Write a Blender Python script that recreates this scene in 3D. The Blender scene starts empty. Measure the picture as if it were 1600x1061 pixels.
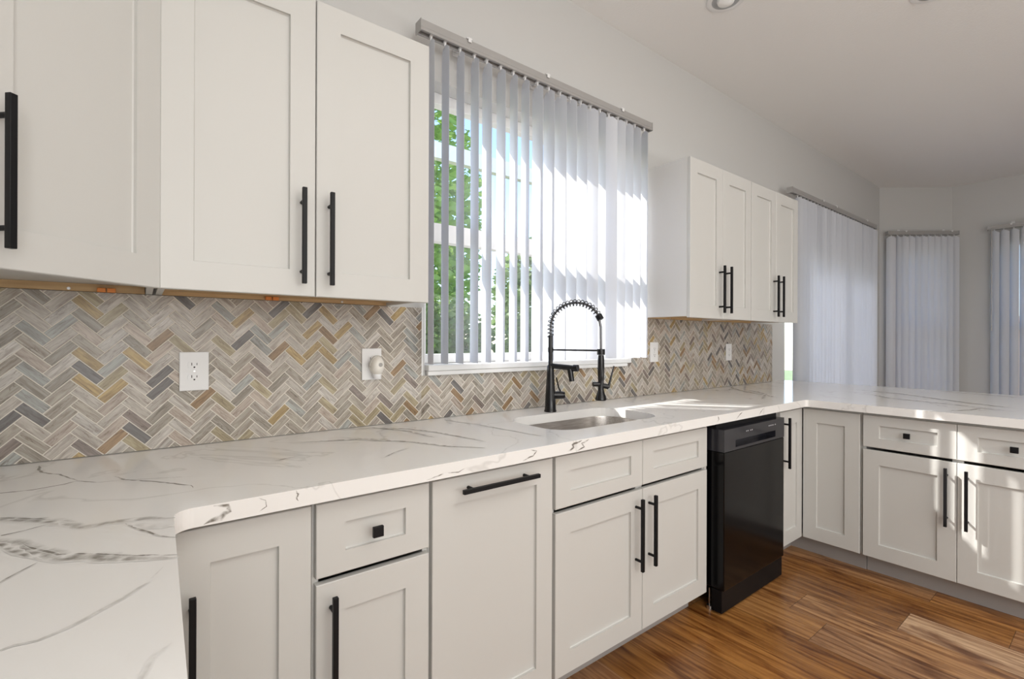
import bpy, bmesh, math, random
from math import radians as R, sin, cos, pi
from mathutils import Vector, Matrix

random.seed(7)
scene = bpy.context.scene
C = scene.collection

# ------------------------------------------------------------------ camera, sky, lights, exposure
CAM = (0.0, -1.8298, 1.2528)
YAW, F_PX = 52.338, 750.6
cd = bpy.data.cameras.new('camera')
cd.sensor_fit = 'HORIZONTAL'
cd.sensor_width = 36.0
cd.lens = 36.0 * F_PX / 1600.0
cd.clip_start = 0.02
cam = bpy.data.objects.new('camera', cd)
C.objects.link(cam)
cam.location = CAM
cam.rotation_euler = (R(90), R(-0.2), R(YAW - 90))
scene.camera = cam

scene.view_settings.view_transform = 'Standard'
scene.view_settings.look = 'None'
scene.view_settings.gamma = 1
scene.view_settings.use_curve_mapping = False
scene.view_settings.exposure = -0.14

SUN_AZ_TRAVEL = -50.0           # direction the light travels, degrees from +x
SUN_EL = 38.0
world = bpy.data.worlds.new('sky')
scene.world = world
world.use_nodes = True
wn, wl = world.node_tree.nodes, world.node_tree.links
sky = wn.new('ShaderNodeTexSky')
sky.sky_type = 'NISHITA'
sky.sun_disc = False
sky.sun_elevation = R(SUN_EL)
sky.sun_rotation = R(-40.0)
sky.air_density = 0.8
sky.dust_density = 0.6
wl.new(sky.outputs[0], wn['Background'].inputs[0])
wn['Background'].inputs[1].default_value = 0.56

sd = bpy.data.lights.new('sun', 'SUN')
sd.energy = 10.5
sd.angle = R(0.6)
sd.color = (1.0, 0.97, 0.92)
sun = bpy.data.objects.new('sun', sd)
C.objects.link(sun)
dv = Vector((cos(R(SUN_AZ_TRAVEL)) * cos(R(SUN_EL)), sin(R(SUN_AZ_TRAVEL)) * cos(R(SUN_EL)), -sin(R(SUN_EL))))
sun.rotation_euler = dv.to_track_quat('-Z', 'Y').to_euler()
sun.location = (0, 4, 6)


def area(name, loc, direction, sx, sy, power, color=(1, 1, 1)):
    d = bpy.data.lights.new(name, 'AREA')
    d.shape = 'RECTANGLE'
    d.size, d.size_y = sx, sy
    d.energy = power
    d.color = color
    o = bpy.data.objects.new(name, d)
    C.objects.link(o)
    o.location = loc
    o.rotation_euler = Vector(direction).to_track_quat('-Z', 'Y').to_euler()
    return o


# added fill lamps in the unseen part of the room; walls there have no openings
area('fill_front', (0.7, -4.6, 1.95), (0, 1, 0), 2.8, 1.5, 50, (1.0, 0.985, 0.95))  # added fill from behind the camera, in front of a solid wall
area('fill_uplight', (3.2, -4.7, 0.5), (0, 0.6, 1), 4.0, 0.8, 62, (1.0, 0.98, 0.94))  # added low lamp aimed up to brighten the ceiling
area('fill_side', (-0.45, -3.6, 1.6), (1, 0.35, 0.0), 1.6, 2.0, 45, (0.97, 0.98, 1.0))  # added fill from the left, no opening in that wall
area('fill_overhead', (1.6, -2.6, 2.98), (0, 0.1, -1), 3.2, 1.8, 44, (1.0, 0.97, 0.93))  # added overhead fill to lift the counters, not a real fixture


# ------------------------------------------------------------------ materials
def mat(name, col, rough=0.5, metal=0.0, spec=0.5, **kw):
    m = bpy.data.materials.new(name)
    m.use_nodes = True
    b = m.node_tree.nodes['Principled BSDF']
    b.inputs['Base Color'].default_value = (*col, 1)
    b.inputs['Roughness'].default_value = rough
    b.inputs['Metallic'].default_value = metal
    b.inputs['Specular IOR Level'].default_value = spec
    for k, v in kw.items():
        b.inputs[k.replace('_', ' ')].default_value = v
    return m


def N(m, t, **props):
    n = m.node_tree.nodes.new(t)
    for k, v in props.items():
        setattr(n, k, v)
    return n


def K(m, a, ai, b, bi):
    m.node_tree.links.new(a.outputs[ai], b.inputs[bi])


def bump(m, scale, strength, dist=0.001, detail=3):
    b = m.node_tree.nodes['Principled BSDF']
    tc = N(m, 'ShaderNodeTexCoord')
    n = N(m, 'ShaderNodeTexNoise')
    n.inputs['Scale'].default_value = scale
    n.inputs['Detail'].default_value = detail
    bp = N(m, 'ShaderNodeBump')
    bp.inputs['Strength'].default_value = strength
    bp.inputs['Distance'].default_value = dist
    K(m, tc, 'Object', n, 'Vector')
    K(m, n, 'Fac', bp, 'Height')
    K(m, bp, 'Normal', b, 'Normal')
    return m


def mottle(m, c1, c2, scale, detail=4, stretch=(1, 1, 1)):
    b = m.node_tree.nodes['Principled BSDF']
    tc = N(m, 'ShaderNodeTexCoord')
    mp = N(m, 'ShaderNodeMapping')
    mp.inputs['Scale'].default_value = stretch
    n = N(m, 'ShaderNodeTexNoise')
    n.inputs['Scale'].default_value = scale
    n.inputs['Detail'].default_value = detail
    r = N(m, 'ShaderNodeValToRGB')
    r.color_ramp.elements[0].position = 0.3
    r.color_ramp.elements[1].position = 0.7
    r.color_ramp.elements[0].color = (*c1, 1)
    r.color_ramp.elements[1].color = (*c2, 1)
    K(m, tc, 'Object', mp, 'Vector')
    K(m, mp, 'Vector', n, 'Vector')
    K(m, n, 'Fac', r, 'Fac')
    K(m, r, 'Color', b, 'Base Color')
    return m


M = {}
M['wall'] = bump(mat('wall_paint', (0.59, 0.585, 0.57), 0.75, spec=0.25), 160, 0.12)
M['ceiling'] = bump(mat('ceiling_texture', (0.86, 0.85, 0.83), 0.9, spec=0.1), 90, 0.5, 0.002)
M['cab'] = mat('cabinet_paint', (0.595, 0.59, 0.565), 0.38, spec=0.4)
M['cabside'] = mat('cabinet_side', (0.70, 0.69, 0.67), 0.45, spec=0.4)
M['cabin'] = mottle(mat('cabinet_plywood', (0.5, 0.33, 0.17), 0.6), (0.42, 0.26, 0.12), (0.58, 0.4, 0.21), 6, stretch=(1, 12, 12))
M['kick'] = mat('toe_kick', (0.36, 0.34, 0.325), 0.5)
M['black'] = mat('black_metal', (0.006, 0.006, 0.007), 0.45, spec=0.25)
M['blacksat'] = mat('faucet_black', (0.006, 0.006, 0.007), 0.22, metal=0.0, spec=0.5)
M['steelgrey'] = mat('faucet_hose', (0.18, 0.18, 0.19), 0.3, metal=0.7)
M['white'] = mat('white_trim', (0.83, 0.83, 0.82), 0.4)
M['sill'] = mottle(mat('marble_sill', (0.8, 0.8, 0.79), 0.25), (0.83, 0.83, 0.82), (0.70, 0.70, 0.69), 5)
M['plastic'] = mat('white_plastic', (0.78, 0.78, 0.78), 0.35)
M['dark'] = mat('slot_dark', (0.02, 0.02, 0.02), 0.6)
M['alu'] = bump(mat('headrail_aluminium', (0.42, 0.41, 0.40), 0.35, metal=0.35), 40, 0.02)
M['orange'] = mat('orange_clip', (0.75, 0.25, 0.05), 0.45)
M['screw'] = mat('screw_steel', (0.6, 0.6, 0.6), 0.3, metal=1.0)
M['dwblack'] = mat('dishwasher_black', (0.002, 0.002, 0.0025), 0.16, spec=0.25)
M['dwside'] = mat('dishwasher_casing', (0.005, 0.005, 0.006), 0.5, spec=0.2)
M['dwpanel'] = mat('dishwasher_control', (0.02, 0.02, 0.026), 0.16, spec=0.6)
M['led'] = mat('panel_print', (0.6, 0.6, 0.62), 0.5)
M['grout'] = mat('grout', (0.70, 0.66, 0.59), 0.8, spec=0.2)
M['stucco'] = bump(mat('outside_stucco', (0.75, 0.68, 0.58), 0.9), 60, 0.4)
M['paver'] = mottle(mat('patio_paver', (0.4, 0.36, 0.3), 0.9), (0.42, 0.37, 0.31), (0.32, 0.28, 0.23), 4)
M['grass'] = mottle(mat('lawn_grass', (0.1, 0.2, 0.04), 0.9), (0.09, 0.18, 0.03), (0.2, 0.3, 0.07), 9)
M['bark'] = mottle(mat('bark', (0.2, 0.15, 0.1), 0.9), (0.24, 0.18, 0.12), (0.1, 0.08, 0.05), 8, stretch=(4, 4, 1))
M['fence'] = mottle(mat('outside_fence', (0.5, 0.3, 0.2), 0.8), (0.62, 0.42, 0.30), (0.5, 0.3, 0.2), 3)
M['diffuser'] = mat('lamp_lens', (0.9, 0.9, 0.88), 0.4)
M['can'] = mat('lamp_reflector', (0.5, 0.51, 0.52), 0.3, metal=0.6)
M['canring'] = mat('lamp_ring', (0.8, 0.8, 0.79), 0.45)

# brushed steel
m = M['steel'] = mat('sink_steel', (0.63, 0.60, 0.56), 0.3, metal=0.9)
mottle(m, (0.50, 0.46, 0.42), (0.68, 0.65, 0.62), 14, stretch=(1, 12, 12))

# leaves
def leafmat(name, a, b):
    m = mottle(mat(name, a, 0.6), a, b, 3.5)
    bs = m.node_tree.nodes['Principled BSDF']
    tr = N(m, 'ShaderNodeBsdfTranslucent')
    tr.inputs['Color'].default_value = (b[0], b[1], b[2], 1)
    mx = N(m, 'ShaderNodeMixShader')
    mx.inputs[0].default_value = 0.35
    out = m.node_tree.nodes['Material Output']
    K(m, bs, 0, mx, 1)
    K(m, tr, 0, mx, 2)
    K(m, mx, 0, out, 'Surface')
    return m
M['leaf'] = leafmat('tree_leaves', (0.12, 0.26, 0.04), (0.40, 0.60, 0.12))
M['leaf2'] = leafmat('hedge_leaves', (0.08, 0.15, 0.04), (0.24, 0.34, 0.12))

# glass (thin pane)
m = M['glass'] = bpy.data.materials.new('window_glass')
m.use_nodes = True
nt = m.node_tree
nt.nodes.remove(nt.nodes['Principled BSDF'])
tr = N(m, 'ShaderNodeBsdfTransparent')
gl = N(m, 'ShaderNodeBsdfGlossy')
gl.inputs['Roughness'].default_value = 0.02
lw = N(m, 'ShaderNodeLayerWeight')
lw.inputs['Blend'].default_value = 0.25
fr = N(m, 'ShaderNodeMath', operation='MULTIPLY_ADD')
fr.inputs[1].default_value = 0.3
fr.inputs[2].default_value = 0.03
K(m, lw, 'Facing', fr, 0)
mx = N(m, 'ShaderNodeMixShader')
K(m, fr, 0, mx, 0)
K(m, tr, 0, mx, 1)
K(m, gl, 0, mx, 2)
K(m, mx, 0, nt.nodes['Material Output'], 'Surface')

# blind vane: white PVC, lets some light through
def vanemat(name, col, tcol, mixf):
    m = mat(name, col, 0.5, spec=0.3)
    bs = m.node_tree.nodes['Principled BSDF']
    tr = N(m, 'ShaderNodeBsdfTranslucent')
    tr.inputs['Color'].default_value = (*tcol, 1)
    mx = N(m, 'ShaderNodeMixShader')
    mx.inputs[0].default_value = mixf
    K(m, bs, 0, mx, 1)
    K(m, tr, 0, mx, 2)
    K(m, mx, 0, m.node_tree.nodes['Material Output'], 'Surface')
    return m
M['vane'] = vanemat('vane_pvc', (0.80, 0.81, 0.83), (0.84, 0.87, 0.95), 0.36)

# countertop quartz: colour driven by the "vein" attribute of the stone plus faint clouding
m = M['quartz'] = mat('quartz', (0.84, 0.83, 0.81), 0.13, spec=0.5)
bs = m.node_tree.nodes['Principled BSDF']
at = N(m, 'ShaderNodeAttribute', attribute_name='vein')
tc = N(m, 'ShaderNodeTexCoord')
nz = N(m, 'ShaderNodeTexNoise')
nz.inputs['Scale'].default_value = 45
nz.inputs['Detail'].default_value = 6
K(m, tc, 'Object', nz, 'Vector')
r = N(m, 'ShaderNodeMapRange')
r.inputs['From Min'].default_value = 0.32
r.inputs['From Max'].default_value = 0.62
K(m, nz, 'Fac', r, 'Value')
mul = N(m, 'ShaderNodeMath', operation='MULTIPLY')
mul.use_clamp = True
K(m, at, 'Fac', mul, 0)
K(m, r, 'Result', mul, 1)
# faint background veins
n2 = N(m, 'ShaderNodeTexNoise')
n2.inputs['Scale'].default_value = 1.7
n2.inputs['Detail'].default_value = 5
n2.inputs['Distortion'].default_value = 0.7
K(m, tc, 'Object', n2, 'Vector')
s = N(m, 'ShaderNodeMath', operation='SUBTRACT')
s.inputs[1].default_value = 0.5
K(m, n2, 'Fac', s, 0)
ab = N(m, 'ShaderNodeMath', operation='ABSOLUTE')
K(m, s, 0, ab, 0)
r2 = N(m, 'ShaderNodeMapRange')
r2.inputs['From Min'].default_value = 0.0
r2.inputs['From Max'].default_value = 0.007
r2.inputs['To Min'].default_value = 0.22
r2.inputs['To Max'].default_value = 0.0
K(m, ab, 0, r2, 'Value')
ad = N(m, 'ShaderNodeMath', operation='ADD')
ad.use_clamp = True
K(m, mul, 0, ad, 0)
K(m, r2, 'Result', ad, 1)
mc = N(m, 'ShaderNodeMix', data_type='RGBA')
mc.inputs[6].default_value = (0.84, 0.83, 0.81, 1)
mc.inputs[7].default_value = (0.21, 0.195, 0.17, 1)
K(m, ad, 0, mc, 0)
K(m, mc, 2, bs, 'Base Color')

# tiles & planks: base colour per piece in an attribute, grain along the piece through its UV
def piece_mat(name, attr, rough, grain_scale, dark, amount, spec=0.5, vein=True, light=None):
    m = mat(name, (0.5, 0.5, 0.5), rough, spec=spec)
    bs = m.node_tree.nodes['Principled BSDF']
    at = N(m, 'ShaderNodeAttribute', attribute_name=attr)
    uv = N(m, 'ShaderNodeUVMap', uv_map='UVMap')
    mp = N(m, 'ShaderNodeMapping')
    mp.inputs['Scale'].default_value = grain_scale
    nz = N(m, 'ShaderNodeTexNoise')
    nz.inputs['Scale'].default_value = 1.0
    nz.inputs['Detail'].default_value = 6
    nz.inputs['Roughness'].default_value = 0.62
    nz.inputs['Distortion'].default_value = 0.8
    K(m, uv, 0, mp, 'Vector')
    K(m, mp, 'Vector', nz, 'Vector')
    rr = N(m, 'ShaderNodeMapRange')
    rr.inputs['From Min'].default_value = 0.38
    rr.inputs['From Max'].default_value = 0.68
    K(m, nz, 'Fac', rr, 'Value')
    ml = N(m, 'ShaderNodeMath', operation='MULTIPLY')
    K(m, rr, 'Result', ml, 0)
    ml.inputs[1].default_value = amount
    mc = N(m, 'ShaderNodeMix', data_type='RGBA', blend_type='MULTIPLY')
    K(m, ml, 0, mc, 0)
    K(m, at, 'Color', mc, 6)
    mc.inputs[7].default_value = (*dark, 1)
    last = mc
    if name == 'oak_plank':
        mp2 = N(m, 'ShaderNodeMapping')
        mp2.inputs['Scale'].default_value = (2.6, 9, 1)
        nb_ = N(m, 'ShaderNodeTexNoise')
        nb_.inputs['Scale'].default_value = 1.0
        nb_.inputs['Detail'].default_value = 3
        nb_.inputs['Distortion'].default_value = 1.2
        K(m, uv, 0, mp2, 'Vector')
        K(m, mp2, 'Vector', nb_, 'Vector')
        rb = N(m, 'ShaderNodeMapRange')
        rb.inputs['From Min'].default_value = 0.50
        rb.inputs['From Max'].default_value = 0.72
        K(m, nb_, 'Fac', rb, 'Value')
        mb = N(m, 'ShaderNodeMix', data_type='RGBA', blend_type='MULTIPLY')
        K(m, rb, 'Result', mb, 0)
        K(m, mc, 2, mb, 6)
        mb.inputs[7].default_value = (0.34, 0.22, 0.15, 1)
        last = mb
    if vein:
        n3 = N(m, 'ShaderNodeTexNoise')
        n3.inputs['Scale'].default_value = 0.55
        n3.inputs['Detail'].default_value = 4
        n3.inputs['Distortion'].default_value = 1.6
        K(m, mp, 'Vector', n3, 'Vector')
        s = N(m, 'ShaderNodeMath', operation='SUBTRACT')
        s.inputs[1].default_value = 0.57
        K(m, n3, 'Fac', s, 0)
        ab = N(m, 'ShaderNodeMath', operation='ABSOLUTE')
        K(m, s, 0, ab, 0)
        r3 = N(m, 'ShaderNodeMapRange')
        r3.inputs['From Max'].default_value = 0.022
        r3.inputs['To Min'].default_value = 0.75
        r3.inputs['To Max'].default_value = 0.0
        K(m, ab, 0, r3, 'Value')
        mv = N(m, 'ShaderNodeMix', data_type='RGBA', blend_type='MULTIPLY')
        K(m, r3, 'Result', mv, 0)
        K(m, mc, 2, mv, 6)
        mv.inputs[7].default_value = (0.42, 0.36, 0.32, 1)
        last = mv
    K(m, last, 2, bs, 'Base Color')
    return m
M['tile'] = piece_mat('marble_tile', 'piece', 0.3, (14, 120, 1), (0.45, 0.40, 0.36), 0.9)
M['plank'] = piece_mat('oak_plank', 'piece', 0.28, (2.0, 42, 1), (0.36, 0.23, 0.14), 1.0, spec=0.4, vein=False)


# ------------------------------------------------------------------ helpers
def tag(o, label=None, cat=None, group=None, kind=None):
    if label: o['label'] = label
    if cat: o['category'] = cat
    if group: o['group'] = group
    if kind: o['kind'] = kind
    return o


def thing(name, label, cat, loc=(0, 0, 0), rotz=0.0, group=None):
    o = bpy.data.objects.new(name, None)
    o.empty_display_size = 0.1
    C.objects.link(o)
    o.location = loc
    o.rotation_euler = (0, 0, rotz)
    return tag(o, label, cat, group)


def obj(name, bm, material, parent=None, bevel=0.0, smooth=False, seg=2, angle=40):
    me = bpy.data.meshes.new(name)
    bmesh.ops.recalc_face_normals(bm, faces=bm.faces[:])
    bm.to_mesh(me)
    bm.free()
    o = bpy.data.objects.new(name, me)
    C.objects.link(o)
    if isinstance(material, (list, tuple)):
        for x in material:
            me.materials.append(x)
    else:
        me.materials.append(material)
    if smooth:
        for p in me.polygons:
            p.use_smooth = True
    if any(p.use_smooth for p in me.polygons):
        me.set_sharp_from_angle(angle=R(38))
    if bevel > 0:
        md = o.modifiers.new('bevel', 'BEVEL')
        md.width = bevel
        md.segments = seg
        md.limit_method = 'ANGLE'
        md.angle_limit = R(angle)
    if parent:
        o.parent = parent
    return o


def box(bm, x0, x1, y0, y1, z0, z1, mi=0):
    v = [bm.verts.new((x, y, z)) for x in (x0, x1) for y in (y0, y1) for z in (z0, z1)]
    fs = []
    for a, b, c, d in ((0, 1, 3, 2), (4, 6, 7, 5), (0, 4, 5, 1), (2, 3, 7, 6), (0, 2, 6, 4), (1, 5, 7, 3)):
        f = bm.faces.new((v[a], v[b], v[c], v[d]))
        f.material_index = mi
        fs.append(f)
    return v


def boxes(*bs):
    bm = bmesh.new()
    for b in bs:
        box(bm, *b)
    return bm


def prism(bm, pts, z0, z1, mi=0):
    lo = [bm.verts.new((x, y, z0)) for x, y in pts]
    hi = [bm.verts.new((x, y, z1)) for x, y in pts]
    n = len(pts)
    fs = [bm.faces.new(lo[::-1]), bm.faces.new(hi)]
    for i in range(n):
        fs.append(bm.faces.new((lo[i], lo[(i + 1) % n], hi[(i + 1) % n], hi[i])))
    for f in fs:
        f.material_index = mi
    return lo + hi


def frame_of(t):
    t = t.normalized()
    a = Vector((0, 0, 1)) if abs(t.z) < 0.9 else Vector((1, 0, 0))
    u = t.cross(a).normalized()
    return u, t.cross(u).normalized()


def tube(bm, pts, radii, n=14, caps=True):
    pts = [Vector(p) for p in pts]
    if not isinstance(radii, (list, tuple)):
        radii = [radii] * len(pts)
    rings = []
    u = None
    for i, p in enumerate(pts):
        t = (pts[min(i + 1, len(pts) - 1)] - pts[max(i - 1, 0)]).normalized()
        if u is None:
            u, v = frame_of(t)
        else:
            u = (u - t * u.dot(t)).normalized()
            v = t.cross(u)
        rings.append([bm.verts.new(p + (u * cos(2 * pi * k / n) + v * sin(2 * pi * k / n)) * radii[i]) for k in range(n)])
    for a, b in zip(rings, rings[1:]):
        for k in range(n):
            f = bm.faces.new((a[k], a[(k + 1) % n], b[(k + 1) % n], b[k]))
            f.smooth = True
    if caps:
        bm.faces.new(rings[0][::-1])
        bm.faces.new(rings[-1])


def lathe(bm, prof, n=28, center=(0, 0, 0)):
    cx, cy, cz = center
    rings = []
    for r, z in prof:
        if r < 1e-6:
            rings.append([bm.verts.new((cx, cy, cz + z))])
        else:
            rings.append([bm.verts.new((cx + r * cos(2 * pi * k / n), cy + r * sin(2 * pi * k / n), cz + z)) for k in range(n)])
    for a, b in zip(rings, rings[1:]):
        for k in range(n):
            A = a[k % len(a)], a[(k + 1) % n % len(a)]
            B = b[k % len(b)], b[(k + 1) % n % len(b)]
            vs = []
            for q in (A[0], A[1], B[1], B[0]):
                if q not in vs:
                    vs.append(q)
            if len(vs) > 2:
                f = bm.faces.new(vs)
                f.smooth = True


def rrect(x0, x1, y0, y1, r, n=8):
    pts = []
    for cx, cy, a0 in ((x1 - r, y1 - r, 0), (x0 + r, y1 - r, 90), (x0 + r, y0 + r, 180), (x1 - r, y0 + r, 270)):
        for k in range(n + 1):
            a = R(a0 + 90.0 * k / n)
            pts.append((cx + r * cos(a), cy + r * sin(a)))
    return pts


# ---- cabinet fronts.  Local frame: +x to the right along the front, -y out of the cabinet, z up.
T = 0.020
def shaker(x0, x1, z0, z1, yb, stile=0.070, rail=0.075, rec=0.011):
    """door / drawer front with a recessed flat centre panel; back at y = yb, face at yb - T"""
    bm = bmesh.new()
    yf = yb - T
    O = [(x0, z0), (x1, z0), (x1, z1), (x0, z1)]
    I = [(x0 + stile, z0 + rail), (x1 - stile, z0 + rail), (x1 - stile, z1 - rail), (x0 + stile, z1 - rail)]
    c = 0.0025
    P = [(I[0][0] + c, I[0][1] + c), (I[1][0] - c, I[1][1] + c), (I[2][0] - c, I[2][1] - c), (I[3][0] + c, I[3][1] - c)]
    e = 0.0018
    OF = [(x0 + e, z0 + e), (x1 - e, z0 + e), (x1 - e, z1 - e), (x0 + e, z1 - e)]
    b = [bm.verts.new((x, yb, z)) for x, z in O]
    f0 = [bm.verts.new((x, yf + e, z)) for x, z in O]
    f = [bm.verts.new((x, yf, z)) for x, z in OF]
    i = [bm.verts.new((x, yf, z)) for x, z in I]
    i2 = [bm.verts.new((x, yf + rec * 0.75, z)) for x, z in I]
    p = [bm.verts.new((x, yf + rec, z)) for x, z in P]
    bm.faces.new(b[::-1])
    for k in range(4):
        j = (k + 1) % 4
        bm.faces.new((b[k], b[j], f0[j], f0[k]))
        bm.faces.new((f0[k], f0[j], f[j], f[k]))
        bm.faces.new((f[k], f[j], i[j], i[k]))
        bm.faces.new((i[k], i[j], i2[j], i2[k]))
        bm.faces.new((i2[k], i2[j], p[j], p[k]))
    bm.faces.new(p)
    return bm


def bar_pull(parent, x, yf, z0, z1, vertical=True):
    """square black bar on two round posts; yf = face it is screwed to"""
    bm = bmesh.new()
    h = 0.0062
    yb0, yb1 = yf - 0.040, yf - 0.028
    if vertical:
        box(bm, x - h, x + h, yb0, yb1, z0, z1)
        ps = [(x, z0 + 0.037), (x, z1 - 0.037)]
    else:
        box(bm, z0, z1, yb0, yb1, x - h, x + h)
        ps = [(z0 + 0.037, x), (z1 - 0.037, x)]
    for px, pz in ps:
        tube(bm, [(px, yf + 0.0005, pz), (px, yb1 - 0.002, pz)], 0.0052, 12)
    return obj('handle', bm, M['black'], parent, bevel=0.0012)


def knob(parent, x, yf, z):
    bm = bmesh.new()
    tube(bm, [(x, yf + 0.0005, z), (x, yf - 0.018, z)], 0.006, 12)
    box(bm, x - 0.0135, x + 0.0135, yf - 0.027, yf - 0.017, z - 0.0135, z + 0.0135)
    return obj('knob', bm, M['black'], parent, bevel=0.0015)


# ------------------------------------------------------------------ room shell
WX0, WXR = -0.60, 7.48
CEIL = 3.048
C1 = (6.85, 0.0)
C2 = (7.48, -0.53)
W1 = (0.947, 2.27, 1.118, 2.360)            # kitchen window opening
D1 = (4.36, 6.34, 0.0, 2.10)              # glass door opening
YB = -4.8

bm = bmesh.new()
th = 0.16
box(bm, WX0 - 0.15, W1[0], 0, th, 0, CEIL)
box(bm, W1[0], W1[1], 0, th, 0, W1[2])
box(bm, W1[0], W1[1], 0, th, W1[3], CEIL)
box(bm, W1[1], D1[0], 0, th, 0, CEIL)
box(bm, D1[0], D1[1], 0, th, D1[3], CEIL)
box(bm, D1[1], C1[0], 0, th, 0, CEIL)
tag(obj('wall_back', bm, M['wall']), kind='structure')


def wall_seg(name, a, b, thick, s0=None, s1=None, z0=0.0, z1=0.0):
    """wall from a to b (inside face), body to the left of a->b; optional opening s0..s1, z0..z1"""
    a, b = Vector((*a, 0)), Vector((*b, 0))
    L = (b - a).length
    o = thing_mesh = None
    bm = bmesh.new()
    if s0 is None:
        box(bm, 0, L, 0, thick, 0, CEIL)
    else:
        if s0 > 0: box(bm, 0, s0, 0, thick, 0, CEIL)
        if s1 < L: box(bm, s1, L, 0, thick, 0, CEIL)
        if z0 > 0: box(bm, s0, s1, 0, thick, 0, z0)
        box(bm, s0, s1, 0, thick, z1, CEIL)
    ang = math.atan2((b - a).y, (b - a).x)
    o = obj(name, bm, M['wall'])
    o.location = a
    o.rotation_euler = (0, 0, ang)
    tag(o, kind='structure')
    return a, ang, L


bay_a, bay_ang, bay_L = wall_seg('wall_bay', C1, C2, 0.15, 0.12, 0.72, 0.45, 2.36)
rt_a, rt_ang, rt_L = wall_seg('wall_right', C2, (WXR, YB), 0.15, 0.42, 1.75, 0.45, 2.36)
tag(obj('wall_left', boxes((WX0 - 0.15, WX0, YB, 0, 0, CEIL)), M['wall']), kind='structure')
bm = bmesh.new()
box(bm, WX0 - 0.15, WXR + 0.15, YB - 0.15, YB, 0, CEIL)
tag(obj('wall_front', bm, M['wall']), kind='structure')
bm = bmesh.new()
prism(bm, [(WX0 - 0.15, YB - 0.15), (WXR + 0.15, YB - 0.15), (WXR + 0.15, -0.5), (C1[0] + 0.12, 0.16), (WX0 - 0.15, 0.16)], CEIL, CEIL + 0.12)
tag(obj('ceiling', bm, M['ceiling']), kind='structure')

# floor: oak planks running away from the window wall
bm = bmesh.new()
col = bm.loops.layers.float_color.new('piece')
uvl = bm.loops.layers.uv.new('UVMap')
PW = 0.198
cols = [(0.44, 0.22, 0.075), (0.39, 0.18, 0.05), (0.48, 0.26, 0.11), (0.34, 0.16, 0.05), (0.42, 0.23, 0.11), (0.47, 0.22, 0.065)]
xk = WX0
row = 0
base = 2.604 - 20 * PW
k = 0
rng = random.Random(5)
ends = {20: [-1.203], 19: [-0.845], 18: [-1.0], 21: [-0.30], 17: [-0.55]}
x = base
while x < WXR + 0.15:
    xa, xb = max(x, WX0 - 0.1), min(x + PW, WXR + 0.12)
    if xb > xa + 0.002:
        if k in ends:
            y = ends[k][0]
        else:
            y = -rng.uniform(0.1, 1.3)
        cuts = [0.15]
        while y > YB:
            cuts.append(y)
            y -= 1.22
        cuts.append(YB)
        for y1, y0 in zip(cuts, cuts[1:]):
            if y1 - y0 < 0.01:
                continue
            c = rng.choice(cols)
            f_ = rng.uniform(0.82, 1.12)
            c = tuple(q * f_ for q in c)
            if k == 20 and abs(y1 + 1.203) < 0.01:
                c = (0.60, 0.40, 0.24)
            g = 0.0008
            vs = [bm.verts.new(p) for p in ((xa + g, y0 + g, 0), (xb - g, y0 + g, 0), (xb - g, y1 - g, 0), (xa + g, y1 - g, 0))]
            f = bm.faces.new(vs)
            ou, ov = rng.uniform(0, 50), rng.uniform(0, 50)
            for lp in f.loops:
                lp[col] = (*c, 1)
                lp[uvl].uv = (lp.vert.co.y + ou, lp.vert.co.x + ov)
    x += PW
    k += 1
# base slab under the planks shows as the dark joint
before = set(bm.faces)
box(bm, WX0 - 0.1, WXR + 0.12, YB, 0.15, -0.12, -0.0006)
for f in set(bm.faces) - before:
    for lp in f.loops:
        lp[col] = (0.06, 0.035, 0.02, 1)
me = bpy.data.meshes.new('floor')
bm.to_mesh(me)
bm.free()
fl = bpy.data.objects.new('floor', me)
C.objects.link(fl)
me.materials.append(M['plank'])
tag(fl, kind='structure')

tag(obj('baseboard_back', boxes((6.36, 6.83, -0.014, 0, 0, 0.1)), M['white'], bevel=0.003), kind='structure')


# ------------------------------------------------------------------ windows
def window(name, x0, x1, z0, z1, y0, rail_z=None, mull=(), fw=0.05, loc=None, ang=0.0):
    """framed window in an opening; local x along the wall, +y outside"""
    bm = bmesh.new()
    d = 0.05
    box(bm, x0, x0 + fw, y0, y0 + d, z0, z1)
    box(bm, x1 - fw, x1, y0, y0 + d, z0, z1)
    box(bm, x0 + fw, x1 - fw, y0, y0 + d, z1 - fw, z1)
    box(bm, x0 + fw, x1 - fw, y0, y0 + d, z0, z0 + fw * 0.8)
    w = obj(name, bm, M['white'], bevel=0.003)
    tag(w, kind='structure')
    if rail_z:
        obj('sash_rail', boxes((x0 + fw, x1 - fw, y0 - 0.012, y0 + d - 0.01, rail_z[0], rail_z[1])), M['white'], w, bevel=0.003)
    for mx_ in mull:
        obj('mullion', boxes((mx_ - 0.03, mx_ + 0.03, y0 + 0.002, y0 + d - 0.002, z0 + fw * 0.8, z1 - fw)), M['white'], w, bevel=0.003)
    obj('pane', boxes((x0 + fw - 0.005, x1 - fw + 0.005, y0 + 0.022, y0 + 0.025, z0 + fw * 0.8 - 0.005, z1 - fw + 0.005)), M['glass'], w)
    if loc is not None:
        w.location = loc
        w.rotation_euler = (0, 0, ang)
    return w


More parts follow.
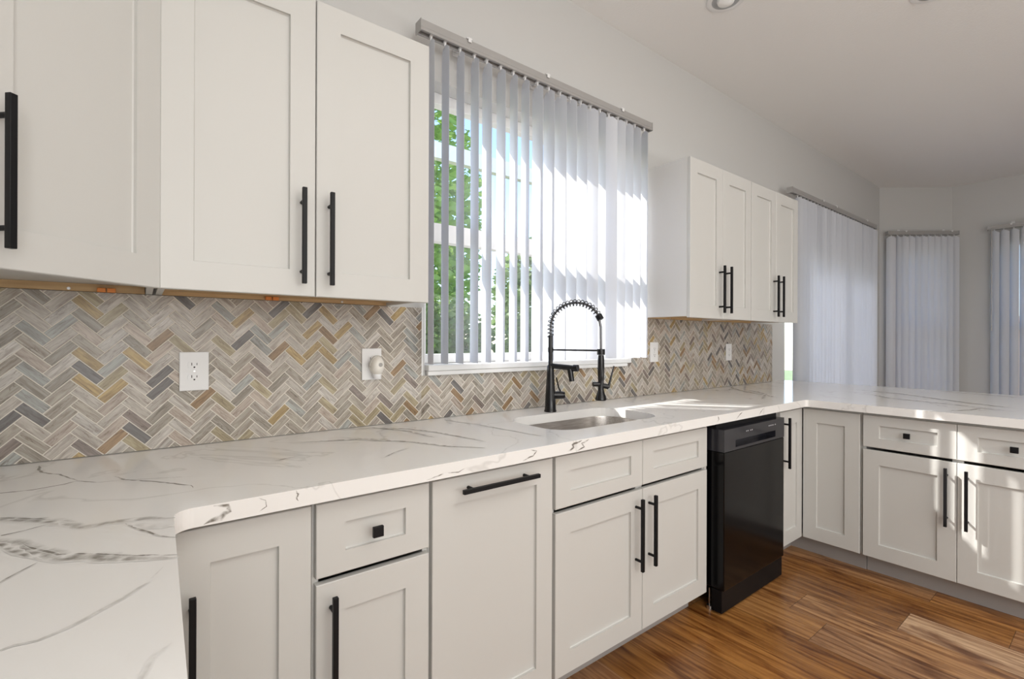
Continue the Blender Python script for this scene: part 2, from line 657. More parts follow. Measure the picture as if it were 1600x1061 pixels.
w1 = window('window_1', W1[0], W1[1], 1.146, W1[3], 0.085, rail_z=(1.690, 1.772))
sillbm = boxes((W1[0] + 0.001, W1[1] - 0.001, -0.035, 0.134, 1.119, 1.145))
obj('window_sill', sillbm, M['sill'], w1, bevel=0.004)
obj('sill_apron', boxes((W1[0] + 0.001, W1[1] - 0.03, -0.030, -0.0101, 1.100, 1.1185)), M['sill'], w1, bevel=0.003)
window('door_1', D1[0], D1[1], 0.0, D1[3], 0.05, mull=(5.35,), fw=0.075)
window('window_2', 0.12, 0.72, 0.45, 2.36, 0.08, rail_z=(1.38, 1.45), loc=bay_a, ang=bay_ang)
window('window_3', 0.42, 1.75, 0.45, 2.36, 0.08, rail_z=(1.38, 1.45), mull=(1.09,), loc=rt_a, ang=rt_ang)

# ------------------------------------------------------------------ vertical blinds
def vane_bm(z0, z1, w=0.089, camber=0.010, n=6, notch=True):
    """one cambered vane in local coordinates hanging along z, width along x; thin PVC with real thickness"""
    bm = bmesh.new()
    t = 0.0006
    zs = [z0, z1 - 0.02, z1]
    rows = []
    for side in (0, 1):
        rs = []
        for zi, z in enumerate(zs):
            row_ = []
            for k in range(n + 1):
                u = k / n - 0.5
                ww = w * (0.45 if zi == 2 else 1.0)
                xx = u * ww
                yy = camber * (1 - 4 * u * u * (0.2 if zi == 2 else 1.0)) - camber * 0.5
                row_.append(bm.verts.new((xx, yy + side * t, z)))
            rs.append(row_)
        rows.append(rs)
    for side in (0, 1):
        for a, b in zip(rows[side], rows[side][1:]):
            for k in range(n):
                f = bm.faces.new((a[k], a[k + 1], b[k + 1], b[k]))
                f.smooth = True
    for a, b in zip(rows[0], rows[0][1:]):
        pass
    for zi in (0, 2):
        for k in range(n):
            bm.faces.new((rows[0][zi][k], rows[0][zi][k + 1], rows[1][zi][k + 1], rows[1][zi][k]))
    for zi in range(2):
        for k in (0, n):
            bm.faces.new((rows[0][zi][k], rows[0][zi + 1][k], rows[1][zi + 1][k], rows[1][zi][k]))
    return bm


def blind(name_label, loc, ang, camber, xs, azs, ztop, zbot, wand=None, brackets=(0.2, 0.8), rail_x=(0.0, None)):
    """local frame: x along the wall, -y into the room; loc = point on the wall; azs = vane angle from local +x"""
    t = thing('vertical_blind', name_label, 'blind', loc, ang)
    yc = -0.095
    x0, x1 = rail_x[0], rail_x[1]
    bm = bmesh.new()
    box(bm, x0, x1, yc - 0.022, yc + 0.022, ztop + 0.028, ztop + 0.058)
    box(bm, x0, x1, yc - 0.022, yc - 0.012, ztop + 0.016, ztop + 0.028)
    box(bm, x0, x1, yc + 0.012, yc + 0.022, ztop + 0.016, ztop + 0.028)
    obj('head_rail', bm, M['alu'], t, bevel=0.0015)
    for xe in (x0 - 0.004, x1):
        obj('end_cap', boxes((xe, xe + 0.004, yc - 0.024, yc + 0.024, ztop + 0.012, ztop + 0.060)), M['alu'], t, bevel=0.001)
    for b in brackets:
        xb = x0 + (x1 - x0) * b
        bm = bmesh.new()
        box(bm, xb - 0.014, xb + 0.014, yc - 0.026, -0.0, ztop + 0.059, ztop + 0.064)
        box(bm, xb - 0.014, xb + 0.014, -0.004, -0.0, ztop + 0.040, ztop + 0.10)
        box(bm, xb - 0.008, xb + 0.008, yc - 0.029, yc - 0.025, ztop + 0.045, ztop + 0.064)
        obj('mounting_bracket', bm, M['plastic'], t, bevel=0.001)
    vm = None
    for i, (x, a) in enumerate(zip(xs, azs)):
        if vm is None:
            v = obj('vane', vane_bm(zbot, ztop, camber=camber), M['vane'], t)
            vm = v.data
            cbm = bmesh.new()
            box(cbm, -0.004, 0.004, -0.004, 0.004, ztop - 0.012, ztop + 0.018)
            box(cbm, -0.012, 0.012, -0.006, 0.006, ztop + 0.0175, ztop + 0.026)
            cl = obj('carrier_clip', cbm, M['plastic'], v)
            cm = cl.data
        else:
            v = bpy.data.objects.new('vane', vm)
            C.objects.link(v)
            v.parent = t
            cl = bpy.data.objects.new('carrier_clip', cm)
            C.objects.link(cl)
            cl.parent = v
        v.location = (x, yc, 0)
        v.rotation_euler = (0, 0, R(a))
    if wand:
        wx, wz = wand
        bm = bmesh.new()
        tube(bm, [(wx, yc - 0.03, ztop + 0.02), (wx, yc - 0.03, wz)], 0.004, 8)
        tube(bm, [(wx, yc - 0.03, wz), (wx, yc - 0.03, wz - 0.05)], 0.006, 8)
        obj('wand', bm, M['alu'], t)
    return t


xs1 = [0.922, 0.986, 1.058, 1.130, 1.194, 1.270, 1.342, 1.410, 1.486, 1.558] + [1.632 + 0.0726 * i for i in range(9)] + [2.298]
az1 = [77, 80, 80, 80, 84, 81, 76, 76, 85, 85, 93, 90, 92, 111, 85, 130, 107, 95, 86, 64]
blind('white vertical blind with half-open vanes over the kitchen sink window', (0, 0, 0), 0, 0.005, xs1, az1, 2.455, 1.152,
      brackets=(0.15, 0.45, 0.82), rail_x=(0.868, 2.345))
n2 = 28
xs2 = [4.37 + 1.90 * i / (n2 - 1) for i in range(n2)]
rg = random.Random(3)
az2 = [80 + rg.uniform(-9, 9) for _ in xs2]
blind('tall closed white vertical blind over the glass door beyond the right upper cabinets', (0, 0, 0), 0, 0.014, xs2, az2, 2.455, 0.03,
      brackets=(0.3, 0.45, 0.85), rail_x=(4.22, 6.33))
nb = 11
xsb = [0.065 + 0.70 * i / (nb - 1) for i in range(nb)]
azb = [126 + rg.uniform(-5, 5) for _ in xsb]
azb[0] = 150
azb[1] = 95
azb[4] = 108
blind('narrow white vertical blind on the angled far wall of the nook', tuple(bay_a), bay_ang, 0.019, xsb, azb, 2.455, 0.06,
      brackets=(0.25, 0.9), rail_x=(0.02, 0.80))
n3 = 20
xs3 = [0.36 + 1.42 * i / (n3 - 1) for i in range(n3)]
az3 = [150 + rg.uniform(-6, 6) for _ in xs3]
blind('wide grey-white vertical blind with a wand at the right end of the nook', tuple(rt_a), rt_ang, 0.019, xs3, az3, 2.455, 0.06,
      wand=(0.345, 1.42), brackets=(0.12, 0.6), rail_x=(0.31, 1.84))

# ------------------------------------------------------------------ herringbone backsplash
ZC = 0.914
def tile_area(bm, col, uvl, x0, x1, z0, z1, seed):
    rng_ = random.Random(seed)
    Wt = 0.0262
    gr = 0.0012
    s2 = math.sqrt(0.5)
    pal = [((0.44, 0.40, 0.34), 28), ((0.52, 0.48, 0.43), 26), ((0.37, 0.34, 0.29), 14), ((0.58, 0.55, 0.51), 16), ((0.44, 0.38, 0.25), 10),
           ((0.46, 0.34, 0.16), 6), ((0.34, 0.23, 0.13), 5), ((0.19, 0.18, 0.175), 6), ((0.28, 0.235, 0.21), 7), ((0.50, 0.43, 0.37), 8), ((0.40, 0.41, 0.39), 8)]
    names_, ws = zip(*pal)
    VX = 0.0             # valley column
    tmp = bmesh.new()
    tcol = tmp.loops.layers.float_color.new('piece')
    tuv = tmp.loops.layers.uv.new('UVMap')
    def world(a, b):
        # lattice (a, b) -> wall (x, z); (1,1) becomes straight up
        return VXo + (a - b) * Wt * s2, 0.914 + (a + b) * Wt * s2
    VXo = 0.028
    lo, hi = -90, 330
    for k_ in range(-120, 200):
        for mm in range(-60, 60):
            for kind in (0, 1):
                if kind == 0:
                    a0, b0, a1, b1 = k_, k_ + 6 * mm, k_ + 3, k_ + 1 + 6 * mm
                else:
                    a0, b0, a1, b1 = k_, k_ + 1 + 6 * mm, k_ + 1, k_ + 4 + 6 * mm
                cx, cz = world((a0 + a1) / 2, (b0 + b1) / 2)
                if cx < x0 - 0.06 or cx > x1 + 0.06 or cz < z0 - 0.06 or cz > z1 + 0.06:
                    continue
                g = gr / Wt
                cn = [(a0 + g, b0 + g), (a1 - g, b0 + g), (a1 - g, b1 - g), (a0 + g, b1 - g)]
                e = 0.0008 / Wt
                ci = [(a0 + g + e, b0 + g + e), (a1 - g - e, b0 + g + e), (a1 - g - e, b1 - g - e), (a0 + g + e, b1 - g - e)]
                dz = rng_.uniform(0, 0.0003)
                lo_ = [tmp.verts.new((world(a, b)[0], -0.0088, world(a, b)[1])) for a, b in cn]
                hi_ = [tmp.verts.new((world(a, b)[0], -0.0098 - dz, world(a, b)[1])) for a, b in ci]
                c = rng_.choices(names_, ws)[0]
                f_ = rng_.uniform(0.9, 1.08)
                c = (c[0] * f_, c[1] * f_, c[2] * f_)
                ou, ov = rng_.uniform(0, 90), rng_.uniform(0, 90)
                fs = [tmp.faces.new(hi_)]
                for q in range(4):
                    fs.append(tmp.faces.new((lo_[q], lo_[(q + 1) % 4], hi_[(q + 1) % 4], hi_[q])))
                loc_ = {}
                for src, dst in ((cn, lo_), (ci, hi_)):
                    for (a, b), v in zip(src, dst):
                        u_, v_ = (a * Wt, b * Wt) if kind == 0 else (b * Wt, a * Wt)
                        loc_[v] = (u_ + ou, v_ + ov)
                for f in fs:
                    for lp in f.loops:
                        lp[tcol] = (*c, 1)
                        lp[tuv].uv = loc_[lp.vert]
    for co, no in (((x0, 0, 0), (-1, 0, 0)), ((x1, 0, 0), (1, 0, 0)), ((0, 0, z0), (0, 0, -1)), ((0, 0, z1), (0, 0, 1))):
        bmesh.ops.bisect_plane(tmp, geom=tmp.verts[:] + tmp.edges[:] + tmp.faces[:], plane_co=co, plane_no=no, clear_outer=True)
    bmesh.ops.recalc_face_normals(tmp, faces=tmp.faces[:])
    # face the room
    for f in tmp.faces:
        if f.normal.y > 0.2:
            f.normal_flip()
    me_ = bpy.data.meshes.new('tmp')
    tmp.to_mesh(me_)
    tmp.free()
    bm.from_mesh(me_)
    bpy.data.meshes.remove(me_)


bm = bmesh.new()
col = bm.loops.layers.float_color.new('piece')
uvl = bm.loops.layers.uv.new('UVMap')
regs = [(WX0 + 0.001, W1[0] - 0.02, ZC + 0.002, 1.3835), (W1[0] - 0.02, W1[1], ZC + 0.002, 1.099), (W1[1], 4.11, ZC + 0.002, 1.3835)]
for i, rg_ in enumerate(regs):
    tile_area(bm, col, uvl, *rg_, 11 + i)
for f in bm.faces:
    f.material_index = 0
for i, (a, b, c, d) in enumerate(regs):
    box(bm, a, b, -0.0090, -0.0003, c, d, 1)
me = bpy.data.meshes.new('tile_backsplash')
bm.to_mesh(me)
bm.free()
bs_o = bpy.data.objects.new('tile_backsplash', me)
C.objects.link(bs_o)
me.materials.append(M['tile'])
me.materials.append(M['grout'])
tag(bs_o, 'herringbone marble tile backsplash in greys and ochres above the counter', 'backsplash')
obj('edge_trim', boxes((W1[0] - 0.0199, W1[0] - 0.014, -0.011, -0.0003, 1.10, 1.385)), M['white'], bs_o)


# ------------------------------------------------------------------ cabinets
def front(parent, name, x0, x1, z0, z1, yb, **kw):
    return obj(name, shaker(x0, x1, z0, z1, yb, **kw), M['cab'], parent)


UB, UT, UD = 1.385, 2.262, 0.325          # wall cabinet box bottom, top, depth (box)
def wall_cabinet(label, x0, x1, side_mat, group=None):
    """box with a recessed plywood underside; two doors, pulls at the meeting stiles"""
    W = x1 - x0
    t = thing('wall_cabinet', label, 'cabinet', (x0, 0, UB), 0, group)
    H = UT - UB
    p = 0.016
    bm = bmesh.new()
    box(bm, 0, p, -UD, -0.001, 0, H)
    box(bm, W - p, W, -UD, -0.001, 0, H)
    box(bm, p, W - p, -UD, -0.001, H - p, H)
    box(bm, p, W - p, -UD, -UD + 0.018, 0, 0.04)
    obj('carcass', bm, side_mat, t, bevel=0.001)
    bm = bmesh.new()
    box(bm, p, W - p, -UD + 0.018, -0.018, 0.012, 0.024)
    box(bm, p, W - p, -0.018, -0.001, 0.0, 0.06)
    obj('underside', bm, M['cabin'], t)
    bm = bmesh.new()
    box(bm, p, W - p, -0.017, -0.001, 0.061, H - p)
    obj('back_panel', bm, M['cabin'], t)
    h = W / 2
    d1 = front(t, 'door', 0.002, h - 0.0015, -0.007, H - 0.002, -UD - 0.001)
    bar_pull(d1, h - 0.040, -UD - 0.001 - T, 0.026, 0.301)
    d2 = front(t, 'door', h + 0.0015, W - 0.002, -0.007, H - 0.002, -UD - 0.001)
    bar_pull(d2, h + 0.038, -UD - 0.001 - T, 0.026, 0.301)
    return t, W


def clips(t, spots, screws):
    for x in spots:
        bm = bmesh.new()
        for k in range(2):
            box(bm, x + k * 0.022, x + 0.019 + k * 0.022, -0.030, -0.019, -0.001, 0.011)
        obj('bracket_clip', bm, M['orange'], t, bevel=0.001)
    for x in screws:
        bm = bmesh.new()
        tube(bm, [(x, -0.018, 0.006), (x, -0.021, 0.006)], 0.004, 12)
        obj('screw', bm, M['screw'], t)


t, W = wall_cabinet('white two-door wall cabinet between the corner cabinet and the sink window', 0.034, 0.784, M['cab'])
clips(t, (0.30,), (0.56,))
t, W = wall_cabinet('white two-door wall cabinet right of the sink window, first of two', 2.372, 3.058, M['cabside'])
clips(t, (), (0.3,))
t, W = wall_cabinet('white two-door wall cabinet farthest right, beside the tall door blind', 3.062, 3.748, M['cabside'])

# diagonal corner wall cabinet
t = thing('corner_wall_cabinet', 'white diagonal corner wall cabinet with one door at the far left', 'cabinet', (WX0, 0, UB))
cw = 0.628
poly = [(0.001, -0.001), (0.001, -cw + 0.02), (0.300, -cw + 0.02), (cw - 0.002, -0.315), (cw - 0.002, -0.001)]
H = UT - UB
bm = bmesh.new()
prism(bm, poly, 0.022, H)
# bottom rim: left, right and diagonal face pieces
prism(bm, [(0.001, -cw + 0.02), (0.300, -cw + 0.02), (0.292, -cw + 0.036), (0.001, -cw + 0.036)], 0, 0.0215)
prism(bm, [(cw - 0.018, -0.001), (cw - 0.018, -0.322), (cw - 0.002, -0.315), (cw - 0.002, -0.001)], 0, 0.0215)
obj('carcass', bm, M['cab'], t, bevel=0.001)
bm = bmesh.new()
prism(bm, [(0.305, -cw + 0.026), (cw - 0.023, -0.322), (cw - 0.034, -0.311), (0.294, -cw + 0.037)], 0.0, 0.0215)
box(bm, 0.02, cw - 0.02, -0.018, -0.001, 0.0, 0.0215)
obj('underside', bm, M['cabin'], t)
clips(t, (0.50,), (0.44,))
dg = bpy.data.objects.new('x', None)
bpy.data.objects.remove(dg)
# door built in a local frame, then turned 45 degrees
W = 0.392
bm = shaker(0, W, -0.007, H - 0.002, 0.0)
org = Vector((WX0 + cw - 0.005, -0.323, 0)) - Vector((cos(R(45)), sin(R(45)), 0)) * W
# shift out along the outward normal
nrm = Vector((sin(R(45)), -cos(R(45)), 0))
org = org + nrm * 0.004
d = obj('door', bm, M['cab'], t)
d.location = (org.x - WX0, org.y, 0)
d.rotation_euler = (0, 0, R(45))
bar_pull(d, 0.042, -T, 0.026, 0.301)

# ---- base cabinets
BF = 0.624       # carcass depth; door faces end at BF + T
BT = 0.872
KH = 0.105
DT, DZ = 0.857, 0.108      # top / bottom of fronts
def base_carcass(t, W, open_top=True, depth=BF, kick=True):
    p = 0.016
    bm = bmesh.new()
    box(bm, 0, p, -depth, -0.012, KH, BT)
    box(bm, W - p, W, -depth, -0.012, KH, BT)
    box(bm, p, W - p, -depth, -0.012, KH, KH + p)
    box(bm, p, W - p, -0.024, -0.012, KH + p, BT)
    box(bm, p, W - p, -depth, -depth + 0.018, BT - 0.035, BT)
    obj('carcass', bm, M['cab'], t, bevel=0.0008)
    if kick:
        bm = bmesh.new()
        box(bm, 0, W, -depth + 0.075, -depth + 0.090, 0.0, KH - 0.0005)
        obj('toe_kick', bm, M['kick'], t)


def center_rail(t, x, depth=BF):
    obj('face_stile', boxes((x - 0.02, x + 0.02, -depth, -depth + 0.018, KH + 0.016, BT - 0.0355)), M['cab'], t)


DY = -BF - 0.001
def base_cab(name, label, x, W, rot=0.0, y=0.0):
    return thing(name, label, 'cabinet', (x, y, 0), rot)

# left corner cabinet: door seen past the counter's inner corner
t = base_cab('corner_base_cabinet', 'white corner base cabinet with a full-height door below the counter bend at left', WX0 + 0.002, 0.925 - 0.002)
Wc = 0.322 - WX0 - 0.002
p = 0.016
bm = bmesh.new()
box(bm, 0, p, -0.92, -0.012, KH, BT)
box(bm, p, Wc, -0.024, -0.012, KH, BT)
box(bm, Wc - p, Wc, -BF, -0.024, KH, BT)
box(bm, p, Wc - p, -0.92, -0.024, KH, KH + p)
box(bm, p, 0.62, -0.92, -0.904, KH + p, BT)
box(bm, 0.604, 0.62, -0.904, -BF, KH + p, BT)
box(bm, 0.62, Wc - p, -BF, -BF + 0.018, BT - 0.035, BT)
obj('carcass', bm, M['cab'], t)
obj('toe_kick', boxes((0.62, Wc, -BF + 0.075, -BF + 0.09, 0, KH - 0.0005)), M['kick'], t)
d = front(t, 'door', 0.622 + 0.022, Wc - 0.003, DZ, DT, DY)
bar_pull(d, 0.681, DY - T, 0.455, 0.732)
d = obj('door', shaker(0.0, 0.26, DZ, DT, 0.0), M['cab'], t)      # its folding partner faces +x
d.rotation_euler = (0, 0, R(90))
d.location = (0.622, -0.912, 0)

# base cabinet carrying the counter leg that runs toward the camera
t = thing('drawer_base_cabinet', 'white base cabinet under the counter leg nearest the camera', 'cabinet', (WX0, -1.95, 0), R(90))
base_carcass(t, 1.02, depth=0.580)
for k in range(2):
    d = front(t, 'door', 0.003 + k * 0.509, 0.506 + k * 0.509, DZ, 0.665, -0.581)
    bar_pull(d, 0.46 if k == 0 else 0.56, -0.601, 0.36, 0.64)
    d = front(t, 'drawer_front', 0.003 + k * 0.509, 0.506 + k * 0.509, 0.680, DT, -0.581, rail=0.052)
    knob(d, 0.25 + k * 0.509, -0.601, 0.768)

# 12 inch drawer base
t = base_cab('drawer_base_cabinet', 'narrow white base cabinet with one knobbed drawer over a door', 0.325, 0.31)
base_carcass(t, 0.309)
d = front(t, 'drawer_front', 0.005, 0.304, 0.680, DT, DY, rail=0.053)
knob(d, 0.149, DY - T, 0.768)
d = front(t, 'door', 0.005, 0.304, DZ, 0.665, DY)
bar_pull(d, 0.040, DY - T, 0.365, 0.642)

# pull-out
t = base_cab('pull_out_cabinet', 'white full-height pull-out base cabinet with a horizontal black handle', 0.635, 0.46)
base_carcass(t, 0.458)
d = front(t, 'door', 0.004, 0.453, DZ, DT, DY)
bar_pull(d, 0.822, DY - T, 0.083, 0.366, vertical=False)

# sink base
t = base_cab('sink_base_cabinet', 'white two-door base cabinet below the sink, with two blank drawer fronts', 1.096, 0.95)
base_carcass(t, 0.946)
center_rail(t, 0.473)
d = front(t, 'drawer_front', 0.006, 0.4715, 0.680, DT, DY, rail=0.052)
d = front(t, 'drawer_front', 0.4745, 0.940, 0.680, DT, DY, rail=0.052)
d = front(t, 'door', 0.006, 0.4715, DZ, 0.665, DY)
bar_pull(d, 0.430, DY - T, 0.362, 0.640)
d = front(t, 'door', 0.4745, 0.940, DZ, 0.665, DY)
bar_pull(d, 0.512, DY - T, 0.362, 0.640)
obj('filler_strip', boxes((0.9465, 0.966, -BF - 0.002, -BF + 0.016, KH, BT)), M['cab'], t)

# right corner base cabinet with its two folding doors
PX = 3.080        # peninsula carcass face (door faces at PX - T)
XR0 = 2.772
t = base_cab('corner_base_cabinet', 'white inner corner base cabinet with two folding doors right of the dishwasher', XR0, 0.9)
dep = 3.71 - XR0
bm = bmesh.new()
box(bm, 0, p, -BF, -0.012, KH, BT)
box(bm, p, dep, -0.024, -0.012, KH, BT)
box(bm, dep - p, dep, -0.935, -0.024, KH, BT)
box(bm, PX - XR0, dep - p, -0.935, -0.919, KH, BT)
box(bm, p, PX - XR0, -BF, -0.024, KH, KH + p)
box(bm, PX - XR0, dep - p, -0.919, -0.024, KH, KH + p)
box(bm, p, PX - XR0, -BF, -BF + 0.018, BT - 0.02, BT)
box(bm, PX - XR0, PX - XR0 + 0.018, -0.919, -BF, BT - 0.02, BT)
obj('carcass', bm, M['cab'], t)
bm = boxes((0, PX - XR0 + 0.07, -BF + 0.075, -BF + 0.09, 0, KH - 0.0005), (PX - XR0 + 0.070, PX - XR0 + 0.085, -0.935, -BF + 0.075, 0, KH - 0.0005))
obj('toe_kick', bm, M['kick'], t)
d = front(t, 'door', 0.004, PX - T - XR0 - 0.002, DZ, DT, DY)
bar_pull(d, 0.040, DY - T, 0.550, 0.828)
d = obj('door', shaker(0.003, 0.283, DZ, DT, 0.0), M['cab'], t)
d.rotation_euler = (0, 0, R(-90))
d.location = (PX - XR0 - 0.001, -BF - T - 0.002, 0)

# peninsula two-door cabinet, facing -x
t = thing('peninsula_base_cabinet', 'white peninsula base cabinet with two knobbed drawers and sunlit doors', 'cabinet', (PX + BF, -0.937, 0), R(-90))
base_carcass(t, 0.762)
center_rail(t, 0.381)
for k in range(2):
    a = 0.006 + k * 0.3755
    d = front(t, 'drawer_front', a, a + 0.3735, 0.690, DT, DY, rail=0.050)
    knob(d, a + 0.190, DY - T, 0.774)
    d = front(t, 'door', a, a + 0.3735, DZ, 0.675, DY)
    bar_pull(d, 0.345 if k == 0 else 0.418, DY - T, 0.370, 0.648)
obj('back_panel', boxes((0.0, 0.762, -0.0115, 0.006, 0.0, BT)), M['cab'], t)

# ------------------------------------------------------------------ countertop with undermount cut-out
CZ0, CZ1 = 0.874, ZC
sx0, sx1, sy0, sy1, sr = 1.215, 1.86, -0.545, -0.192, 0.11
hole = rrect(sx0, sx1, sy0, sy1, sr, 8)
LX = 0.052
yf = -0.682
XP0, XP1 = 3.018, 4.345
YE = -1.745
def arc(cx, cy, r, a0, a1, n=5):
    return [(cx + r * cos(R(a0 + (a1 - a0) * k / n)), cy + r * sin(R(a0 + (a1 - a0) * k / n))) for k in range(n + 1)]
yb = -0.0008
outer = [(WX0 + 0.001, yb), (WX0 + 0.001, -1.96), (LX - 0.031, -1.96)]
outer += arc(LX + 0.032, yf - 0.034, 0.034, 180, 90, 8)
outer += arc(XP0 - 0.02, yf - 0.02, 0.02, 90, 0)
outer += [(XP0, YE), (XP1, YE), (XP1, yb)]
bm = bmesh.new()
vl = bm.verts.layers.float.new('vein')
def loop(pts, z):
    vs = [bm.verts.new((x, y, z)) for x, y in pts]
    es = [bm.edges.new((vs[i], vs[(i + 1) % len(vs)])) for i in range(len(vs))]
    return vs, es
tops = []
for z in (CZ1, CZ0):
    ov, oe = loop(outer, z)
    hv, he = loop(hole, z)
    bmesh.ops.triangle_fill(bm, use_beauty=True, edges=oe + he)
    tops.append((ov, hv))
for k in (0, 1):
    a, b = tops[0][k], tops[1][k]
    for i in range(len(a)):
        j = (i + 1) % len(a)
        bm.faces.new((a[i], a[j], b[j], b[i]))
bmesh.ops.recalc_face_normals(bm, faces=bm.faces[:])

# veins: ribbons of the same stone laid in its surface, strength fades to the ribbon's edges
rv = random.Random(21)
vz = 0.0
def vein(pts, w, strength, plane='top', jag=0.35, ends=0.2):
    global vz
    vz += 0.00004
    P_ = [Vector((a, b)) for a, b in pts]
    seg = []
    for a, b in zip(P_, P_[1:]):
        n_ = max(2, int((b - a).length / 0.012))
        for k in range(n_):
            seg.append(a.lerp(b, k / n_))
    seg.append(P_[-1])
    seg = [q + Vector((rv.uniform(-1, 1), rv.uniform(-1, 1))) * min(w, 0.006) * jag for q in seg]
    rows_ = []
    n_ = len(seg)
    ww = w
    for i, q in enumerate(seg):
        t_ = (seg[min(i + 1, n_ - 1)] - seg[max(i - 1, 0)])
        t_ = t_.normalized() if t_.length > 1e-9 else Vector((1, 0))
        nn = Vector((-t_.y, t_.x))
        e_ = min(1.0, min(i, n_ - 1 - i) / (n_ * ends) + 0.12)
        ww = ww * 0.7 + 0.3 * w * rv.uniform(0.4, 1.6)
        st = strength * 1.7 * rv.uniform(0.75, 1.0) * (0.5 + 0.5 * e_)
        r_ = []
        for off, val in ((-1, 0), (-0.35, st), (0.35, st * 0.8), (1, 0)):
            c_ = q + nn * ww * off * e_
            if plane == 'top':
                co = (c_.x, c_.y, CZ1 + 0.0001 + vz)
            else:
                co = (c_.x, yf - 0.0001 - vz * 0.2, c_.y)
            v_ = bm.verts.new(co)
            v_[vl] = val
            r_.append(v_)
        rows_.append(r_)
    for a, b in zip(rows_, rows_[1:]):
        for k in range(3):
            bm.faces.new((a[k], a[k + 1], b[k + 1], b[k]))

TH, MD, FT = 0.0035, 0.006, 0.004
vein([(-0.215, -0.04), (-0.205, -0.12), (-0.195, -0.155), (-0.16, -0.20), (-0.12, -0.294)], TH, 1.4)
vein([(-0.40, -0.29), (-0.243, -0.321), (-0.192, -0.331), (-0.141, -0.316), (-0.12, -0.3), (-0.083, -0.341), (-0.036, -0.357)], TH, 1.2)
vein([(-0.036, -0.357), (0.1, -0.418)], TH, 0.35)
vein([(-0.052, -0.298), (-0.03, -0.355), (0.03, -0.419), (0.091, -0.503), (0.095, -0.53)], TH, 1.5)
vein([(-0.35, -0.50), (-0.207, -0.539), (-0.15, -0.586), (-0.121, -0.616), (-0.081, -0.680)], 0.015, 0.55)
vein([(-0.35, -0.49), (-0.207, -0.530), (-0.15, -0.578), (-0.118, -0.610)], 0.0035, 1.2)
vein([(-0.121, -0.616), (-0.081, -0.680), (-0.037, -0.683), (0.01, -0.695), (0.050, -0.723)], 0.011, 0.5)
vein([(-0.30, -0.66), (-0.19, -0.647), (-0.16, -0.639), (-0.129, -0.621)], TH, 1.2)
vein([(-0.023, -0.706), (0.005, -0.767), (0.026, -0.811), (0.048, -0.837)], TH, 1.3)
vein([(-0.01, -0.715), (0.02, -0.755), (0.048, -0.775)], 0.016, 0.22)
vein([(-0.33, -0.56), (-0.22, -0.64), (-0.157, -0.714), (-0.128, -0.772), (-0.101, -0.814), (-0.055, -0.847), (-0.007, -0.894), (0.045, -0.928)], 0.017, 0.6)
vein([(-0.16, -0.705), (-0.128, -0.762), (-0.101, -0.804), (-0.055, -0.835), (-0.007, -0.880), (0.045, -0.915)], 0.0035, 1.2)
vein([(-0.35, -0.60), (-0.182, -0.695), (-0.156, -0.751), (-0.118, -0.815)], 0.012, 0.65)
vein([(-0.19, -0.93), (-0.154, -0.873), (-0.139, -0.845), (-0.122, -0.82)], 0.003, 0.7)
vein([(-0.15, -1.09), (-0.111, -1.078), (-0.09, -1.081), (-0.065, -1.07), (-0.043, -1.049), (-0.019, -1.026), (0.008, -0.995), (0.027, -0.951)], 0.0032, 0.32)
vein([(-0.01, -1.26), (0.001, -1.228), (0.011, -1.193), (0.029, -1.176)], 0.0035, 0.25)
vein([(0.294, -0.378), (0.33, -0.366), (0.363, -0.356)], 0.004, 0.8)
vein([(0.40, -0.16), (0.544, -0.214), (0.59, -0.236), (0.642, -0.3), (0.702, -0.37), (0.77, -0.503), (0.852, -0.598)], 0.007, 0.8)
vein([(0.575, -0.225), (0.62, -0.262), (0.66, -0.31)], 0.016, 0.5)
vein([(0.60, -0.03), (0.70, -0.06), (0.80, -0.16), (0.849, -0.274), (0.905, -0.521)], 0.006, 0.7)
vein([(0.70, -0.05), (0.78, -0.20), (0.80, -0.36)], 0.006, 0.55)
vein([(0.549, -0.523), (0.60, -0.48), (0.661, -0.455)], 0.003, 0.7)
vein([(0.523, -0.146), (0.58, -0.21), (0.625, -0.288)], 0.003, 0.5)
vein([(1.0, -0.03), (1.06, -0.25), (1.12, -0.60)], 0.004, 0.35)
vein([(3.45, -0.02), (3.30, -0.10), (3.153, -0.266), (2.975, -0.562)], 0.010, 0.8)
vein([(3.288, -0.18), (3.19, -0.33), (3.11, -0.416), (2.819, -0.524)], 0.010, 0.7)
vein([(2.95, -0.05), (3.15, -0.14), (3.35, -0.12)], 0.006, 0.6)
vein([(3.913, -0.60), (3.85, -0.90), (3.749, -1.042), (3.60, -1.25), (3.471, -1.496)], 0.012, 0.7)
vein([(4.272, -1.0), (4.22, -1.2), (4.176, -1.428)], 0.012, 0.6)
vein([(3.70, -0.75), (3.50, -0.95), (3.42, -1.25), (3.30, -1.50)], 0.010, 0.6)
vein([(3.10, -1.28), (3.22, -1.34), (3.35, -1.36)], 0.006, 0.9)
